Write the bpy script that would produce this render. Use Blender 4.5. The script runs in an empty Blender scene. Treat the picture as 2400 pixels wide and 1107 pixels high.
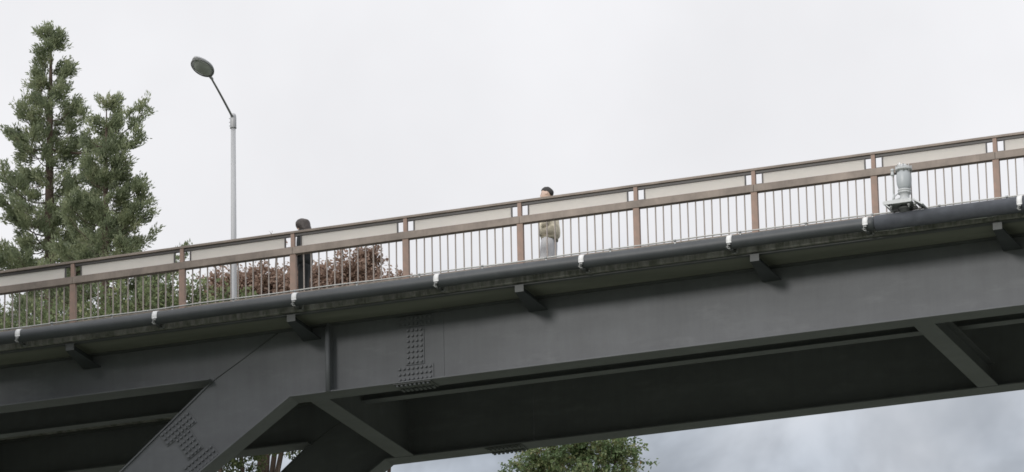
import bpy, bmesh, math, random
from mathutils import Vector, Matrix, noise
random.seed(7)
PI = math.pi
V = Vector
C = bpy.context.scene.collection
scene = bpy.context.scene
ZR = 28.0            # height of the bridge hand rail above the gorge floor

# ------------------------------------------------------------------ camera
cam_d = bpy.data.cameras.new("camera")
cam = bpy.data.objects.new("camera", cam_d)
C.objects.link(cam)
R_ = V((0.93685667, 0.34912882, -0.02021501))
U_ = V((0.12556948, -0.28187915, 0.95119738))
F_ = V((-0.32639223, 0.893674, 0.30792028))
m = Matrix((R_, U_, -F_)).transposed().to_4x4()
m.translation = V((33.3826, -75.3334, -26.5548 + ZR))
cam.matrix_world = m
cam_d.sensor_width = 36.0
cam_d.sensor_fit = 'HORIZONTAL'
cam_d.lens = 36.0 * 12152 / 2400
cam_d.clip_start = 0.5
cam_d.clip_end = 8000
scene.camera = cam

# ------------------------------------------------------------------ world: overcast
SUN_EL, SUN_AZ = math.radians(16), math.radians(193)     # azimuth clockwise from +Y
world = bpy.data.worlds.new("World")
scene.world = world
world.use_nodes = True
nt = world.node_tree
nt.nodes.clear()
N = nt.nodes.new
L = nt.links.new
out = N('ShaderNodeOutputWorld')
sky = N('ShaderNodeTexSky')
sky.sky_type = 'NISHITA'
sky.sun_disc = False
sky.sun_elevation = SUN_EL
sky.sun_rotation = SUN_AZ
bg1 = N('ShaderNodeBackground')
bg1.inputs['Strength'].default_value = 0.1
L(sky.outputs[0], bg1.inputs[0])
tc = N('ShaderNodeTexCoord')
sep = N('ShaderNodeSeparateXYZ')
L(tc.outputs['Generated'], sep.inputs[0])


def math_(op, a, b=None, c=None, clamp=False):
    n = N('ShaderNodeMath')
    n.operation = op
    n.use_clamp = clamp
    for i, v in enumerate((a, b, c)):
        if v is None:
            continue
        if isinstance(v, (int, float)):
            n.inputs[i].default_value = v
        else:
            L(v, n.inputs[i])
    return n.outputs[0]


def noise_(scale, detail, rough, dist=0.0):
    n = N('ShaderNodeTexNoise')
    n.inputs['Scale'].default_value = scale
    n.inputs['Detail'].default_value = detail
    n.inputs['Roughness'].default_value = rough
    n.inputs['Distortion'].default_value = dist
    L(tc.outputs['Generated'], n.inputs['Vector'])
    return n.outputs[0]


zz = math_('MAXIMUM', sep.outputs['Z'], 0.0)
cie = math_('MULTIPLY_ADD', zz, 0.95, 0.622)             # overcast: brighter towards the zenith
big = math_('MULTIPLY_ADD', noise_(15, 4, .5), 0.30, 0.845)
lum = math_('MULTIPLY', cie, big)
# low cloud bank near the hills, ragged upper edge
edge = math_('ADD', sep.outputs['Z'], math_('MULTIPLY', math_('SUBTRACT', noise_(14, 5, .55), .5), 0.10))
low = N('ShaderNodeMapRange')
low.interpolation_type = 'SMOOTHSTEP'
for i, v in ((1, 0.245), (2, 0.315), (3, 0.0), (4, 1.0)):
    low.inputs[i].default_value = v
L(edge, low.inputs[0])
fl = N('ShaderNodeMapRange')
fl.interpolation_type = 'SMOOTHSTEP'
for i, v in ((1, 0.40), (2, 0.62), (3, 0.42), (4, 0.72)):
    fl.inputs[i].default_value = v
L(noise_(26, 5, .52, .25), fl.inputs[0])
mixc = N('ShaderNodeMix')
mixc.data_type = 'RGBA'
mixc.inputs[6].default_value = (0.86, 0.94, 1.06, 1)
mixc.inputs[7].default_value = (0.972, 0.97, 0.995, 1)
L(low.outputs[0], mixc.inputs[0])
fac = N('ShaderNodeMix')
fac.data_type = 'FLOAT'
L(low.outputs[0], fac.inputs[0])
L(fl.outputs[0], fac.inputs[2])
fac.inputs[3].default_value = 1.0
lum2 = math_('MULTIPLY', lum, fac.outputs[0])
vm = N('ShaderNodeVectorMath')
vm.operation = 'SCALE'
L(mixc.outputs[2], vm.inputs[0])
L(lum2, vm.inputs['Scale'])
bg2 = N('ShaderNodeBackground')
bg2.inputs['Strength'].default_value = 1.0
L(vm.outputs[0], bg2.inputs[0])
mx = N('ShaderNodeMixShader')
mx.inputs[0].default_value = 0.96
L(bg1.outputs[0], mx.inputs[1])
L(bg2.outputs[0], mx.inputs[2])
L(mx.outputs[0], out.inputs[0])

sd = bpy.data.lights.new("sun", 'SUN')
sd.energy = 1.5
sd.angle = math.radians(11)
sd.color = (1.0, 0.97, 0.93)
sun = bpy.data.objects.new("sun", sd)
C.objects.link(sun)
sdir = V((math.sin(SUN_AZ) * math.cos(SUN_EL), math.cos(SUN_AZ) * math.cos(SUN_EL), math.sin(SUN_EL)))
sun.rotation_euler = sdir.to_track_quat('Z', 'Y').to_euler()
sun.location = (0, 0, 80)

scene.view_settings.view_transform = 'Standard'
scene.view_settings.look = 'None'
scene.view_settings.exposure = 0.0
scene.view_settings.gamma = 1.0
scene.view_settings.use_curve_mapping = False
scene.cycles.filter_width = 1.65
scene.cycles.max_bounces = 8
scene.cycles.transparent_max_bounces = 12


# ------------------------------------------------------------------ materials
def mat(name, col, rough=.6, metal=0., var=.15, scale=3., detail=6, bump=0., bscale=40., tint=None, stretch=(1, 1, 1),
        spot=None, spec=.5, streak=0.):
    """painted / natural surface: base colour broken up by two noises, optional darker or other-coloured stains"""
    M = bpy.data.materials.new(name)
    M.use_nodes = True
    t = M.node_tree
    b = t.nodes['Principled BSDF']
    b.inputs['Roughness'].default_value = rough
    b.inputs['Metallic'].default_value = metal
    b.inputs['Specular IOR Level'].default_value = spec
    g = t.nodes.new('ShaderNodeTexCoord')
    mp = t.nodes.new('ShaderNodeMapping')
    mp.inputs['Scale'].default_value = stretch
    t.links.new(g.outputs['Object'], mp.inputs[0])
    n1 = t.nodes.new('ShaderNodeTexNoise')
    n1.inputs['Scale'].default_value = scale
    n1.inputs['Detail'].default_value = detail
    n1.inputs['Roughness'].default_value = .6
    t.links.new(mp.outputs[0], n1.inputs['Vector'])
    r = t.nodes.new('ShaderNodeValToRGB')
    r.color_ramp.elements[0].position = .3
    r.color_ramp.elements[1].position = .7
    lo = [max(0, c * (1 - var)) for c in col]
    hi = [min(1, c * (1 + var)) for c in (tint or col)]
    r.color_ramp.elements[0].color = (*lo, 1)
    r.color_ramp.elements[1].color = (*hi, 1)
    t.links.new(n1.outputs[0], r.inputs[0])
    src = r.outputs[0]
    if spot:
        scol, sscale, lo_, hi_ = spot
        n2 = t.nodes.new('ShaderNodeTexNoise')
        n2.inputs['Scale'].default_value = sscale
        n2.inputs['Detail'].default_value = 8
        n2.inputs['Roughness'].default_value = .65
        t.links.new(mp.outputs[0], n2.inputs['Vector'])
        mr = t.nodes.new('ShaderNodeMapRange')
        mr.inputs[1].default_value = lo_
        mr.inputs[2].default_value = hi_
        t.links.new(n2.outputs[0], mr.inputs[0])
        mi = t.nodes.new('ShaderNodeMix')
        mi.data_type = 'RGBA'
        t.links.new(mr.outputs[0], mi.inputs[0])
        t.links.new(src, mi.inputs[6])
        mi.inputs[7].default_value = (*scol, 1)
        src = mi.outputs[2]
    if streak:
        mp2 = t.nodes.new('ShaderNodeMapping')
        mp2.inputs['Scale'].default_value = (7, 7, .45)
        t.links.new(g.outputs['Object'], mp2.inputs[0])
        n4 = t.nodes.new('ShaderNodeTexNoise')
        n4.inputs['Scale'].default_value = 1.0
        n4.inputs['Detail'].default_value = 7
        n4.inputs['Roughness'].default_value = .7
        t.links.new(mp2.outputs[0], n4.inputs['Vector'])
        n5 = t.nodes.new('ShaderNodeTexNoise')
        n5.inputs['Scale'].default_value = 1.1
        n5.inputs['Detail'].default_value = 9
        n5.inputs['Roughness'].default_value = .72
        t.links.new(g.outputs['Object'], n5.inputs['Vector'])
        mu = t.nodes.new('ShaderNodeMath')
        mu.operation = 'MULTIPLY_ADD'
        t.links.new(n4.outputs[0], mu.inputs[0])
        mu.inputs[1].default_value = .55
        t.links.new(n5.outputs[0], mu.inputs[2])
        mr2 = t.nodes.new('ShaderNodeMapRange')
        for i_, v_ in ((1, .55), (2, 1.0), (3, 1 - streak), (4, 1 + streak)):
            mr2.inputs[i_].default_value = v_
        t.links.new(mu.outputs[0], mr2.inputs[0])
        sc_ = t.nodes.new('ShaderNodeVectorMath')
        sc_.operation = 'SCALE'
        t.links.new(src, sc_.inputs[0])
        t.links.new(mr2.outputs[0], sc_.inputs['Scale'])
        src = sc_.outputs[0]
    t.links.new(src, b.inputs['Base Color'])
    if bump:
        n3 = t.nodes.new('ShaderNodeTexNoise')
        n3.inputs['Scale'].default_value = bscale
        n3.inputs['Detail'].default_value = 4
        t.links.new(mp.outputs[0], n3.inputs['Vector'])
        bp = t.nodes.new('ShaderNodeBump')
        bp.inputs['Strength'].default_value = bump
        bp.inputs['Distance'].default_value = .02
        t.links.new(n3.outputs[0], bp.inputs['Height'])
        t.links.new(bp.outputs[0], b.inputs['Normal'])
    return M


M = {}
M['steel'] = mat('grey_steel_paint', (.126, .132, .142), .62, var=.07, scale=1.3, stretch=(.5, 1, 1.6), bump=.05, bscale=14,
                 spot=((.158, .164, .175), 2.2, .55, .75), streak=.11)
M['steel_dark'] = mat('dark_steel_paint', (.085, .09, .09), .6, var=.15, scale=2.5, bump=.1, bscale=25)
M['bracket'] = mat('bracket_steel_shaded', (.048, .054, .058), .7, var=.15, scale=4)  # same steel, near black: shade under the overhang put into the colour
M['soffit'] = mat('soffit_paint', (.17, .175, .145), .8, var=.2, scale=1.2, stretch=(.4, 2, 1))
M['concrete'] = mat('weathered_concrete', (.26, .257, .24), .95, var=.4, scale=3.5, stretch=(2.2, 1, .6), bump=.5, bscale=18,
                    spot=((.10, .105, .085), 5, .45, .68))
M['asphalt'] = mat('asphalt', (.05, .05, .052), .95, var=.2, scale=8, bump=.3, bscale=90)
M['brown'] = mat('brown_rail_paint', (.262, .215, .182), .6, streak=.25, var=.12, scale=2.2, bump=.04, bscale=20, stretch=(1, 1, 1),
                 spot=((.17, .14, .12), 2.6, .55, .75))
M['brown_post'] = mat('brown_post_paint', (.272, .206, .166), .6, streak=.15, var=.1, scale=5, tint=(.34, .215, .17), bump=.04,
                      spot=((.23, .2, .17), 4, .55, .75))
M['baluster'] = mat('glare_pale_baluster', (.36, .31, .28), .6, var=.1, scale=4)  # paler than the posts: sky glare on thin bars put into the colour
M['frame'] = mat('panel_frame_metal', (.065, .058, .056), .5, var=.1)
M['pipe'] = mat('pipe_coating', (.052, .058, .064), .55, spec=.7, streak=.2, var=.12, scale=2, stretch=(.6, 1, 1), bump=.03,
                spot=((.085, .09, .09), 3.5, .58, .8))
M['sleeve'] = mat('pipe_sleeve_coating', (.085, .092, .107), .6, var=.2, scale=6, bump=.15, bscale=20)
M['strap'] = mat('white_strap', (.8, .8, .8), .5, var=.06, scale=6)
M['lug'] = mat('dull_lug_steel', (.24, .245, .24), .6, metal=.2, var=.2, scale=9)
M['galv'] = mat('galvanised_steel', (.42, .43, .43), .5, metal=.3, var=.12, scale=9)
M['conduit'] = mat('conduit_grey', (.5, .5, .48), .5, metal=.2, var=.12, scale=6)
M['valve'] = mat('valve_grey_paint', (.55, .57, .575), .45, var=.08, scale=5, bump=.05,
                 spot=((.44, .46, .47), 6, .55, .75))
M['valve_body'] = mat('valve_barrel_paint', (.47, .50, .52), .4, var=.06, scale=4)
M['lamp_pole'] = mat('galvanised_pole', (.45, .455, .465), .5, metal=.15, var=.08, scale=3, stretch=(1, 1, .3))
M['lamp_arm'] = mat('lamp_arm_steel', (.27, .275, .27), .5, metal=.2, var=.1)
M['lens'] = mat('lamp_lens', (.52, .55, .51), .3, var=.1, scale=2)
M['bark'] = mat('bark', (.09, .065, .05), .95, var=.3, scale=6, stretch=(3, 3, .5), bump=.6, bscale=20)
M['twig'] = mat('twig_bark', (.11, .08, .062), .9, var=.2, scale=6)
M['skin'] = mat('skin', (.66, .49, .41), .55, var=.05, scale=10)
M['hair_black'] = mat('black_hair', (.022, .019, .018), .5, var=.3, scale=60, stretch=(1, 1, .2), bump=.4, bscale=120)
M['hair_brown'] = mat('dark_brown_hair', (.058, .046, .042), .45, var=.3, scale=50, stretch=(1, 1, .15), bump=.4, bscale=120)
M['jacket'] = mat('cream_cloth', (.80, .73, .58), .85, var=.12, scale=7, bump=.5, bscale=14, spot=((.44, .40, .30), 6, .50, .68))
M['rib'] = mat('cream_ribbing', (.40, .37, .28), .9, var=.1, scale=30, stretch=(3, 3, .3), bump=.3, bscale=60)
M['trousers'] = mat('pale_grey_cloth', (.70, .70, .72), .85, var=.08, scale=6, bump=.25, bscale=10)
M['black_cloth'] = mat('black_cloth', (.017, .020, .022), .8, var=.2, scale=8, bump=.3, bscale=14)
M['white_shoe'] = mat('white_leather', (.72, .72, .71), .5, var=.05)
M['black_shoe'] = mat('black_leather', (.02, .02, .02), .4, var=.1)
M['eye'] = mat('eye_dark', (.03, .025, .02), .2, var=.1)


def leaf_mat(name, stops, rough=.55, trans=.35):
    """each leaf gets its own shade from the random-per-island value"""
    Mt = bpy.data.materials.new(name)
    Mt.use_nodes = True
    t = Mt.node_tree
    b = t.nodes['Principled BSDF']
    g = t.nodes.new('ShaderNodeNewGeometry')
    r = t.nodes.new('ShaderNodeValToRGB')
    cr = r.color_ramp
    while len(cr.elements) < len(stops):
        cr.elements.new(.5)
    for e, (p, c) in zip(cr.elements, stops):
        e.position = p
        e.color = (*c, 1)
    oc = t.nodes.new('ShaderNodeTexCoord')
    cn = t.nodes.new('ShaderNodeTexNoise')
    cn.inputs['Scale'].default_value = 2.6
    cn.inputs['Detail'].default_value = 3
    t.links.new(oc.outputs['Object'], cn.inputs['Vector'])
    cm = t.nodes.new('ShaderNodeMapRange')
    for i_, v_ in ((1, .32), (2, .68), (3, 0.), (4, .68)):
        cm.inputs[i_].default_value = v_
    t.links.new(cn.outputs[0], cm.inputs[0])
    ad = t.nodes.new('ShaderNodeMath')
    ad.operation = 'MULTIPLY_ADD'
    t.links.new(g.outputs['Random Per Island'], ad.inputs[0])
    ad.inputs[1].default_value = .32
    t.links.new(cm.outputs[0], ad.inputs[2])
    t.links.new(ad.outputs[0], r.inputs[0])
    b.inputs['Roughness'].default_value = rough
    t.links.new(r.outputs[0], b.inputs['Base Color'])
    tr = t.nodes.new('ShaderNodeBsdfTranslucent')
    t.links.new(r.outputs[0], tr.inputs[0])
    ms = t.nodes.new('ShaderNodeMixShader')
    ms.inputs[0].default_value = trans
    t.links.new(b.outputs[0], ms.inputs[1])
    t.links.new(tr.outputs[0], ms.inputs[2])
    t.links.new(ms.outputs[0], t.nodes['Material Output'].inputs[0])
    return Mt


M['cedar'] = leaf_mat('cedar_needles', [(0, (.13, .16, .10)), (.4, (.23, .27, .16)), (.8, (.34, .375, .22)), (1, (.38, .37, .25))], trans=.45)
M['green'] = leaf_mat('green_leaves', [(0, (.11, .15, .075)), (.5, (.20, .25, .12)), (.85, (.31, .345, .175)), (1, (.35, .31, .18))], trans=.42)
M['maple'] = leaf_mat('red_maple_leaves', [(0, (.27, .185, .145)), (.5, (.40, .285, .225)), (.85, (.48, .35, .28)), (1, (.36, .32, .21))], trans=.45)
M['autumn'] = leaf_mat('turning_leaves', [(0, (.10, .17, .08)), (.5, (.18, .24, .11)), (.8, (.29, .31, .15)), (.94, (.35, .29, .15)), (1, (.42, .22, .12))], trans=.4)

# frosted translucent panel
Mp = bpy.data.materials.new('frosted_beige_panel')
Mp.use_nodes = True
t = Mp.node_tree
t.nodes.clear()
o_ = t.nodes.new('ShaderNodeOutputMaterial')
di = t.nodes.new('ShaderNodeBsdfDiffuse')
di.inputs[0].default_value = (.90, .87, .83, 1)
tr = t.nodes.new('ShaderNodeBsdfTranslucent')
tr.inputs[0].default_value = (1, .97, .93, 1)
rf = t.nodes.new('ShaderNodeBsdfRefraction')
rf.inputs['Color'].default_value = (1.0, .975, .94, 1)
rf.inputs['Roughness'].default_value = .38
rf.inputs['IOR'].default_value = 1.3
m1 = t.nodes.new('ShaderNodeMixShader')
m1.inputs[0].default_value = .52
m2 = t.nodes.new('ShaderNodeMixShader')
m2.inputs[0].default_value = .15
t.links.new(di.outputs[0], m1.inputs[1])
t.links.new(tr.outputs[0], m1.inputs[2])
t.links.new(m1.outputs[0], m2.inputs[1])
t.links.new(rf.outputs[0], m2.inputs[2])
t.links.new(m2.outputs[0], o_.inputs[0])
M['panel'] = Mp


# ------------------------------------------------------------------ mesh helpers
class MB:
    def __init__(s):
        s.v = []
        s.f = []
        s.sm = []

    def face(s, idx, smooth=False):
        s.f.append(idx)
        s.sm.append(smooth)

    def box(s, x0, x1, y0, y1, z0, z1):
        b = len(s.v)
        s.v += [(x, y, z) for z in (z0, z1) for y in (y0, y1) for x in (x0, x1)]
        for q in ((0, 2, 3, 1), (4, 5, 7, 6), (0, 1, 5, 4), (2, 6, 7, 3), (0, 4, 6, 2), (1, 3, 7, 5)):
            s.face(tuple(b + i for i in q))
        return s

    def prism(s, poly, y0, y1):
        """polygon in (x,z), extruded along y; poly counter-clockwise seen from -y"""
        b = len(s.v)
        n = len(poly)
        s.v += [(x, y0, z) for x, z in poly] + [(x, y1, z) for x, z in poly]
        s.face(tuple(b + i for i in range(n)))
        s.face(tuple(b + n + i for i in reversed(range(n))))
        for i in range(n):
            j = (i + 1) % n
            s.face((b + i, b + n + i, b + n + j, b + j))
        return s

    def prism_x(s, poly, x0, x1):
        """polygon in (y,z), extruded along x"""
        b = len(s.v)
        n = len(poly)
        s.v += [(x0, y, z) for y, z in poly] + [(x1, y, z) for y, z in poly]
        s.face(tuple(b + i for i in reversed(range(n))))
        s.face(tuple(b + n + i for i in range(n)))
        for i in range(n):
            j = (i + 1) % n
            s.face((b + i, b + j, b + n + j, b + n + i))
        return s

    def tube(s, pts, rad, n=10, cap=True, ratio=1.0):
        pts = [V(p) for p in pts]
        if isinstance(rad, (int, float)):
            rad = [rad] * len(pts)
        b = len(s.v)
        d0 = (pts[1] - pts[0]).normalized()
        ref = V((0, 0, 1)) if abs(d0.z) < .9 else V((1, 0, 0))
        for i, p in enumerate(pts):
            a = pts[max(0, i - 1)]
            c = pts[min(len(pts) - 1, i + 1)]
            d = (c - a).normalized()
            u = d.cross(ref)
            if u.length < 1e-5:
                u = d.orthogonal()
            u.normalize()
            w = u.cross(d).normalized()
            for k in range(n):
                t_ = 2 * PI * k / n
                s.v.append(tuple(p + (u * math.cos(t_) + w * math.sin(t_) * ratio) * rad[i]))
        for i in range(len(pts) - 1):
            for k in range(n):
                k2 = (k + 1) % n
                s.face((b + i * n + k, b + i * n + k2, b + (i + 1) * n + k2, b + (i + 1) * n + k), True)
        if cap:
            s.face(tuple(b + k for k in reversed(range(n))))
            e = b + (len(pts) - 1) * n
            s.face(tuple(e + k for k in range(n)))
        return s

    def lathe(s, cx, cy, prof, n=24):
        """prof: list of (radius, z)"""
        b = len(s.v)
        for r, z in prof:
            for k in range(n):
                t_ = 2 * PI * k / n
                s.v.append((cx + r * math.cos(t_), cy + r * math.sin(t_), z))
        for i in range(len(prof) - 1):
            for k in range(n):
                k2 = (k + 1) % n
                s.face((b + i * n + k, b + i * n + k2, b + (i + 1) * n + k2, b + (i + 1) * n + k), True)
        s.face(tuple(b + k for k in reversed(range(n))))
        e = b + (len(prof) - 1) * n
        s.face(tuple(e + k for k in range(n)))
        return s

    def loft(s, rings):
        """rings: equal-length lists of points, closed loops"""
        b = len(s.v)
        n = len(rings[0])
        for r in rings:
            s.v += [tuple(p) for p in r]
        for i in range(len(rings) - 1):
            for k in range(n):
                k2 = (k + 1) % n
                s.face((b + i * n + k, b + i * n + k2, b + (i + 1) * n + k2, b + (i + 1) * n + k), True)
        s.face(tuple(b + k for k in reversed(range(n))), True)
        e = b + (len(rings) - 1) * n
        s.face(tuple(e + k for k in range(n)), True)
        return s

    def mesh(s, name, off=(0, 0, 0)):
        me = bpy.data.meshes.new(name)
        me.from_pydata([(x - off[0], y - off[1], z - off[2]) for x, y, z in s.v], [], s.f)
        me.polygons.foreach_set('use_smooth', s.sm)
        me.update()
        return me

    def build(s, name, material, parent=None, bevel=0, origin=None):
        off = ROOT.get(parent.name, (0, 0, 0)) if parent else (origin or (0, 0, 0))
        me = s.mesh(name, off)
        me.materials.append(material)
        o = bpy.data.objects.new(name, me)
        C.objects.link(o)
        if parent:
            o.parent = parent
            ROOT[o.name] = off
        else:
            o.location = off
            ROOT[o.name] = off
        if bevel:
            bv = o.modifiers.new('bevel', 'BEVEL')
            bv.width = bevel
            bv.segments = 2
            bv.limit_method = 'ANGLE'
        return o


ROOT = {}


def thing(name, label, cat, loc, group=None):
    o = bpy.data.objects.new(name, None)
    C.objects.link(o)
    o.location = loc
    o.empty_display_size = .2
    o['label'] = label
    o['category'] = cat
    if group:
        o['group'] = group
    ROOT[o.name] = tuple(loc)
    return o


def inst(me, name, loc, parent, rot=None):
    """one more piece that shares mesh data; loc in world"""
    o = bpy.data.objects.new(name, me)
    C.objects.link(o)
    off = ROOT[parent.name]
    o.parent = parent
    o.location = (loc[0] - off[0], loc[1] - off[1], loc[2] - off[2])
    if rot:
        o.rotation_euler = rot
    ROOT[o.name] = tuple(loc)
    return o


# ------------------------------------------------------------------ terrain: a gorge
def ground_h(x, y):
    cx = 13 - .27 * y if y < 0 else 13 + .5 * min(y, 60)
    d = abs(x - cx)
    hw = 14
    if d < hw:
        h = 0
    elif d < hw + 25:
        t_ = (d - hw) / 25
        h = 26.2 * (t_ * t_ * (3 - 2 * t_) * .5 + t_ * .5)
    else:
        h = 26.2 + (d - hw - 25) * .06
    h += .5 * noise.noise(V((x * .11, y * .11, 0))) + (1.5 * noise.noise(V((x * .03, y * .03, 3))) if d > hw else 0)
    if d < hw:
        h *= .35
    if abs(y - 2.95) < 7 and abs(x - 14) > 36:
        h = min(h, 26.3)
    return h


def axis(lo, hi, fine_lo, fine_hi, step):
    a = []
    x = fine_lo
    while x <= fine_hi:
        a.append(x)
        x += step
    s_ = step
    x = fine_hi
    while x < hi:
        s_ *= 1.35
        x += s_
        a.append(min(x, hi))
    s_ = step
    x = fine_lo
    while x > lo:
        s_ *= 1.35
        x -= s_
        a.insert(0, max(x, lo))
    return a


xs = axis(-3000, 3000, -60, 90, 1.5)
ys = axis(-3000, 3000, -110, 70, 1.5)
me = bpy.data.meshes.new('ground')
vv = [(x, y, ground_h(x, y) - (0 if abs(x) < 200 and abs(y) < 200 else .0)) for y in ys for x in xs]
nx = len(xs)
ff = [(j * nx + i, j * nx + i + 1, (j + 1) * nx + i + 1, (j + 1) * nx + i) for j in range(len(ys) - 1) for i in range(nx - 1)]
me.from_pydata(vv, [], ff)
me.polygons.foreach_set('use_smooth', [True] * len(ff))
gm = mat('gorge_ground', (.225, .24, .208), .95, var=.25, scale=.25, tint=(.275, .29, .25), bump=.8, bscale=3,
         spot=((.12, .14, .08), .07, .45, .6))
me.materials.append(gm)
go = bpy.data.objects.new('ground', me)
C.objects.link(go)
go['kind'] = 'structure'
go['label'] = 'stony gorge floor and grassy banks below the bridge'

# ------------------------------------------------------------------ the bridge
X0, X1 = -26.0, 54.0
KL, KR = 1.66, 26.34            # knees of the inclined legs (underside)
ZT = ZR - 1.43                  # underside of slab
ZB = ZR - 2.62                  # top of main-span bottom flange
ZS = ZR - 2.15                  # side-span bottom flange
SP = 4.25                       # girder spacing
YW = .83                        # outer face of the near web
bridge = thing('girder_bridge', 'dark grey steel girder bridge with slanting legs and concrete deck edge', 'bridge', (14, 3, ZR - 1.2))

# deck
slab = MB().box(X0, X1, -.10, 6.0, ZT, ZR - 1.19).build('deck_slab', M['concrete'], bridge)
MB().box(X0, X1, .35, 5.55, ZR - 1.186, ZR - 1.16).build('road_surface', M['asphalt'], slab)
MB().box(X0, X1, -.098, .30, ZR - 1.188, ZR - 1.11).build('kerb', M['concrete'], slab, bevel=.012)
MB().box(X0, X1, 5.6, 5.998, ZR - 1.188, ZR - 1.11).build('kerb', M['concrete'], slab, bevel=.012)
MB().box(X0, X1, -.03, .06, ZT - .03, ZT - .002).build('edge_beam', M['steel_dark'], slab)
MB().box(X0, X1, .065, YW - .14, ZT - .012, ZT - .003).build('soffit_sheet', M['soffit'], slab)
MB().box(X0, X1, 5.77, 5.985, ZT - .035, ZT - .002).build('edge_beam', M['steel_dark'], slab)

# leg direction, going down to the left / right
LA = math.radians(34.2)


def LWs(s_):                    # depth of a leg, narrowing downwards
    return max(.60, 1.199 - .09 * (s_ - .88))


SU = .88                        # where the upper edge of a leg leaves the side span


def leg_frame(kx, sgn):
    """s along the leg downward, t across from its lower edge to its upper edge"""
    d = V((-math.cos(LA) * sgn, 0, -math.sin(LA)))
    n_ = V((-math.sin(LA) * sgn, 0, math.cos(LA)))
    k = V((kx, 0, ZB))

    def P(s_, t_):
        q = k + d * s_ + n_ * t_
        return (q.x, q.z)
    return P


def girder(y, detail):
    yw0, yw1 = y, y + .014
    yc = y + .007
    yf0, yf1 = yc - .205, yc + .205
    P = leg_frame(KL, 1)
    Q = leg_frame(KR, -1)
    xl_b, xl_t = KL - 1.402, KL - .27
    xr_b, xr_t = KR + 1.402, KR + .27
    zu = ZB + .497
    g = MB().prism([(4.34, ZB), (KR - 2.6, ZB), (KR - 2.6, ZT), (4.34, ZT)], yw0, yw1).build('girder', M['steel'], bridge)
    # knee panels: slightly thicker plate, standing proud
    MB().prism([P(0, 0), (4.336, ZB), (4.336, ZT), (xl_t, ZT), (xl_b, zu), P(4.0, LWs(4)), P(4.0, 0)], yw0 - .002, yw1 + .006).build('knee_panel', M['steel'], g)
    MB().prism([Q(0, 0), Q(4.0, 0), Q(4.0, LWs(4)), (xr_b, zu), (xr_t, ZT), (KR - 2.604, ZT), (KR - 2.604, ZB)], yw0 - .002, yw1 + .006).build('knee_panel', M['steel'], g)
    for xb_, xt_ in ((xl_b, xl_t), (xr_b, xr_t)):
        MB().tube([(xb_, yw0 - .004, zu), (xt_, yw0 - .004, ZT - .03)], .009, 6).build('weld_seam', M['steel_dark'], g)
    # side-span webs
    MB().prism([(X0, ZS), (xl_b - .004, ZS), (xl_t - .004, ZT), (X0, ZT)], yw0, yw1).build('side_web', M['steel'], g)
    MB().prism([(xr_b + .004, ZS), (X1, ZS), (X1, ZT), (xr_t + .004, ZT)], yw0, yw1).build('side_web', M['steel'], g)
    # flanges
    MB().box(KL, KR, yf0, yf1, ZB - .026, ZB - .001).build('bottom_flange', M['steel'], g, bevel=.004)
    MB().box(X0, xl_b - .03, yf0, yf1, ZS - .026, ZS - .001).build('bottom_flange', M['steel'], g, bevel=.004)
    MB().box(xr_b + .03, X1, yf0, yf1, ZS - .026, ZS - .001).build('bottom_flange', M['steel'], g, bevel=.004)
    MB().box(X0, X1, yc - .14, yc + .14, ZT - .028, ZT - .002).build('top_flange', M['steel_dark'], g)
    # legs
    for Pf, sgn, kx in ((P, 1, KL), (Q, -1, KR)):
        fo = 1 if sgn > 0 else -1
        end = 20.0
        poly = [Pf(4.004, 0), Pf(4.004, LWs(4)), Pf(7.6, LWs(7.6)), Pf(end, LWs(end)), Pf(end, 0)]
        if sgn < 0:
            poly = poly[::-1]
        lg = MB().prism(poly, yw0 - .002, yw1 + .006).build('leg', M['steel'], bridge)
        ss = [SU + .012, 4, 7.6, end]
        for poly, ya_ in (([Pf(.012, -.026), Pf(.012, -.001), Pf(end, -.001), Pf(end, -.026)], yf0),
                          ([Pf(q, LWs(q) + .001) for q in ss] + [Pf(q, LWs(q) + .026) for q in reversed(ss)], yw0 - .03)):
            if (sgn < 0) != (ya_ != yf0):
                poly = poly[::-1]
            MB().prism(poly, ya_, yf1).build('leg_flange', M['steel'], lg)
        fx, fz = Pf(19.2, .3)
        MB().prism([(fx - 1.6, fz - 3.2), (fx + 1.6, fz - 3.2), (fx + 1.1, fz + .6), (fx - 1.1, fz + .6)], yc - .8, yc + .8).build('footing', M['concrete'], lg)
        if sgn > 0:
            lg['splice'] = 1
            splice_leg(lg, Pf, yw0 - .002)
    return g


bolt_mb = MB()
bolt_mb.tube([(0, .0, 0), (0, -.006, 0)], .030, 8)
bolt_mb.tube([(0, -.006, 0), (0, -.032, 0)], .024, 6)
bolt_me = bolt_mb.mesh('bolt')
bolt_me.materials.append(M['steel'])
bolt_dn = MB()
bolt_dn.tube([(0, 0, 0), (0, 0, -.03)], .024, 6)
bolt_dn_me = bolt_dn.mesh('bolt')
bolt_dn_me.materials.append(M['steel'])


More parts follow.
